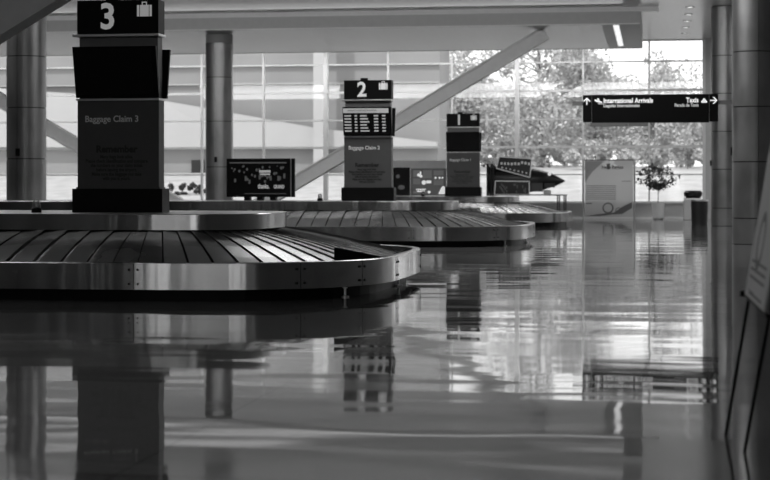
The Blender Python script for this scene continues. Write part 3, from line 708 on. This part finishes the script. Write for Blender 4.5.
# ---------------------------------------------------------------- easel with poster, near right
def W3(Xc, Zc, h): return Vector((Xc*CT - Zc*ST, Xc*ST + Zc*CT, h))
t = thing('easel', 'thin black easel holding a poster at the right edge in the foreground', 'easel', tuple(W3(1.9, 8.5, 0)))
O = W3(1.9, 8.5, 0)
T1, T2 = W3(1.895, 8.85, .72), W3(1.80, 8.05, .70)
tp = W3(2.06, 8.40, 1.75)
for a, c in ((W3(1.778, 8.87, 0), T1), (W3(1.755, 8.30, 0), W3(1.86, 8.20, .70))):
    MB().tube([a-O, c-O, c-O+(tp-c)*.95], .009, 10).build('leg', 'black', t)
MB().tube([W3(2.55, 8.55, 0)-O, tp-O], .009, 10).build('leg', 'black', t)
d = (T2-T1).normalized()
MB().tube([T1-d*.06-O, T1+d*.95-O], .014, 10).build('tray', 'black', t)
MB().tube([T1-d*.05-O+Vector((-.03, 0, 0)), T1-d*.05-O+Vector((-.03, 0, .03))], .012, 8).build('tray_peg', 'black', t)
# poster board leaning on it
lean = W3(.17, 0, 1.0)-W3(0, 0, 0); lean.normalize()
base = T1-d*.02+Vector((-.012, 0, .016)); nrm = d.cross(lean).normalized()
if nrm.x > 0: nrm = -nrm
po = thing('poster_board', 'white poster with a round emblem resting on the black easel at the right edge', 'poster', tuple(base))
def board(b, a0, a1, h0, h1, e0, e1):
    q = [d*a0+lean*h0, d*a1+lean*h0, d*a1+lean*h1, d*a0+lean*h1]
    A = [b.bm.verts.new(p+nrm*e0) for p in q]; B = [b.bm.verts.new(p+nrm*e1) for p in q]
    b.bm.faces.new(A); b.bm.faces.new(B[::-1])
    for k in range(4): b.bm.faces.new([A[k], B[k], B[(k+1) % 4], A[(k+1) % 4]])
b = MB(); board(b, 0, .95, 0, 1.25, 0, .008); bd = b.build('board', 'paper', po)
b = MB()
for k in range(28):
    a0, a1 = k*2*math.pi/28, (k+1)*2*math.pi/28; cx, cz = .36, .30
    for ro_, ri_ in ((.15, .10),):
        q = [d*(cx+r_*math.cos(a))+lean*(cz+r_*math.sin(a)) for r_, a in ((ro_, a0), (ro_, a1), (ri_, a1), (ri_, a0))]
        b.bm.faces.new([b.bm.verts.new(p+nrm*.0095) for p in q])
b.build('emblem', 'bin', bd)
b = MB()
for k in range(5):
    board(b, .12, .42, .035+.0 + k*.0+ (.105 if k else 0)+.022*k*0, .04+(.105 if k else 0), .009, .0095) if k < 2 else None
for z_ in (.05, .13, .17, .21): board(b, .10 if z_ > .06 else .2, .8, z_-.2+.2-.03, z_-.03+.014, .009, .0095)
b.build('text_block', 'bin', bd)

# ---------------------------------------------------------------- outside: ground, ramp building, trees
prof = [(WV+.3, -.05), (76, .05), (82, .45), (90, 1.15), (96, 2.0), (120, 2.75), (180, 3.4), (300, 3.6)]
b = MB(); xs_ = [-120 + k*8 for k in range(31)]; rnd = random.Random(2)
V = [[b.bm.verts.new((x, y, z + (rnd.uniform(-.12, .12) if y > 77 else 0))) for x in xs_] for y, z in prof]
for A, B in zip(V, V[1:]):
    for k in range(len(A)-1): b.bm.faces.new([A[k], A[k+1], B[k+1], B[k]])
struct(b.build('lawn_ground', 'lawn', smooth=True))
v = 97.0
t = thing('ramp_building', 'pale concrete ramp building outside the left windows', 'building', (U(200, v), v, 0)); x0 = U(200, v)
px = lambda p, vv=v: U(p, vv)-x0
MB().box(px(-140), px(437), 1.2, 6, 1.0, 13).build('upper_wall', 'concrete', t)
q = [(px(-140), H(-140, 76, v)), (px(20), H(20, 90, v)), (px(160), H(160, 100, v)), (px(316), H(316, 128, v)), (px(437), H(437, 142, v)), (px(437), H(437, 148, v)), (px(-140), H(-140, 147, v))]
MB().prism(q, 'y', -.2, .4).build('ramp_parapet', 'concrete_lt', t)
MB().box(px(-140), px(437), .4, 1.2, 1.0, H(200, 148, v)).build('lower_wall', 'concrete', t)
MB().box(px(190), px(203), .3, .45, H(196, 173, v), H(196, 160, v)).build('dark_opening', 'bin', t)
MB().box(px(316), px(327.5), -.8, -.2, 1.5, 12.5).build('tower_pier', 'concrete_lt', t)
for y0 in (66, 84): MB().box(px(-140), px(437), 1.0, 1.2, H(200, y0, v), H(200, y0-1, v)).build('wall_ledge', 'concrete_lt', t)

def make_tree(seed, h, cr, nleaf):
    rnd = random.Random(seed)
    root = bpy.data.objects.new('leafy_tree', None); C.objects.link(root)
    b = MB(); b.tube([(0, 0, -.6), (.1, 0, h*.25), (-.1, .1, h*.5), (0, 0, h*.85)], .19, 8, .05)
    for k in range(16):
        a = k*2.4; z = h*(.22+.035*k); L_ = cr*rnd.uniform(.6, .95)
        m_ = Vector((L_*.5*math.cos(a), L_*.5*math.sin(a), z+L_*.22)); e_ = Vector((L_*math.cos(a), L_*math.sin(a), z+L_*.6))
        b.tube([(0, 0, z), m_, e_], .06, 5, .015)
    b.build('trunk', 'bark', root)
    b = MB()
    leaves(b, (0, 0, h*.54), (cr, cr, h*.47), nleaf, .17, rnd, .3, 34)
    b.build('foliage', 'leaf', root, normals=False)
    return root
protos = [make_tree(21, 10.2, 4.3, 9000), make_tree(22, 8.6, 3.6, 7500), make_tree(23, 6.6, 4.2, 9000)]
used = set()
def place_tree(k, px_, v_, sc_, label, rz_):
    r = protos[k]
    if k in used:
        n = r.copy(); C.objects.link(n)
        for ch in r.children:
            c = ch.copy(); C.objects.link(c); c.parent = n
        r = n
    used.add(k)
    z = 0
    for (a, za), (c_, zc_) in zip(prof, prof[1:]):
        if a <= v_ <= c_: z = za+(zc_-za)*(v_-a)/(c_-a)
    r.location = (U(px_, v_), v_, z-.1); r.scale = (sc_,)*3; r.rotation_euler = (0, 0, rz_); tag(r, label, 'tree', 'trees outside')
for a in [
    (0, 540, 118, 1.0, 'tallest leafy tree, beyond the window between the brace and the hanging sign', 0),
    (1, 655, 118, .86, 'leafy tree rising above the hanging sign beyond the window', 1),
    (0, 466, 128, .92, 'leafy tree beyond sign 1, its crown crossed by the brace', 2.2),
    (2, 597, 128, 1.0, 'bushy tree beyond the left end of the hanging sign', 1.7),
    (2, 716, 130, .9, 'bushy tree at the right end of the window, beside the pier', 4.4),
    (2, 505, 138, 1.05, 'bushy tree between the tallest tree and the one beyond sign 1', 5.2),
    (2, 628, 138, 1.05, 'bushy tree seen below the hanging sign, above the pale banner', 3.1),
    (2, 425, 151, .95, 'bushy tree past the end of the ramp building', 2.7),
    (2, 566, 150, 1.05, 'far bushy tree in the gap right of the tallest tree', 3.9),
    (2, 688, 150, .98, 'far bushy tree behind the potted tree by the window', .5),
    (2, 775, 150, .95, 'far bushy tree behind the right-hand columns', .9)]:
    place_tree(*a)
for k, p_ in enumerate((166, 180, 194, 212)):
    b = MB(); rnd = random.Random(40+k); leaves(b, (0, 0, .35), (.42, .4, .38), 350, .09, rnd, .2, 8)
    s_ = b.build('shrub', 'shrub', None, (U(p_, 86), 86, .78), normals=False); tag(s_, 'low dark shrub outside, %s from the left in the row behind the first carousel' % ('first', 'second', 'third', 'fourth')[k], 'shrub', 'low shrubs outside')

bush0 = None
for k, p_ in enumerate((448, 484, 515, 549, 584, 618, 652, 688, 722)):
    if bush0 is None:
        o = thing('bush', '', 'bush'); b = MB(); leaves(b, (0, 0, .9), (1.35, 1.1, .95), 2200, .13, random.Random(77), .2, 22)
        b.build('foliage', 'leaf', o, normals=False); b = MB().tube([(0, 0, -.3), (.05, 0, .9)], .06, 6, .03).build('stem', 'bark', o); bush0 = o
    else:
        o = bush0.copy(); C.objects.link(o)
        for ch in bush0.children: c = ch.copy(); C.objects.link(c); c.parent = o
    o.location = (U(p_, 108.5+(k % 2)*4), 108.5+(k % 2)*4, 2.48); o.rotation_euler = (0, 0, k*1.3); o.scale = (1, 1, .85+.13*(k % 3))
    tag(o, 'round leafy bush on the lawn outside, ' + ('right of sign 1', 'above the rear of the black exhibit', 'above the middle of the black exhibit', 'above the nose of the black exhibit', 'above the left post of the pale banner', 'above the right half of the pale banner', 'behind the potted tree', 'above the pale waste bin', 'behind the right-hand columns')[k], 'bush', 'bushes on the lawn')
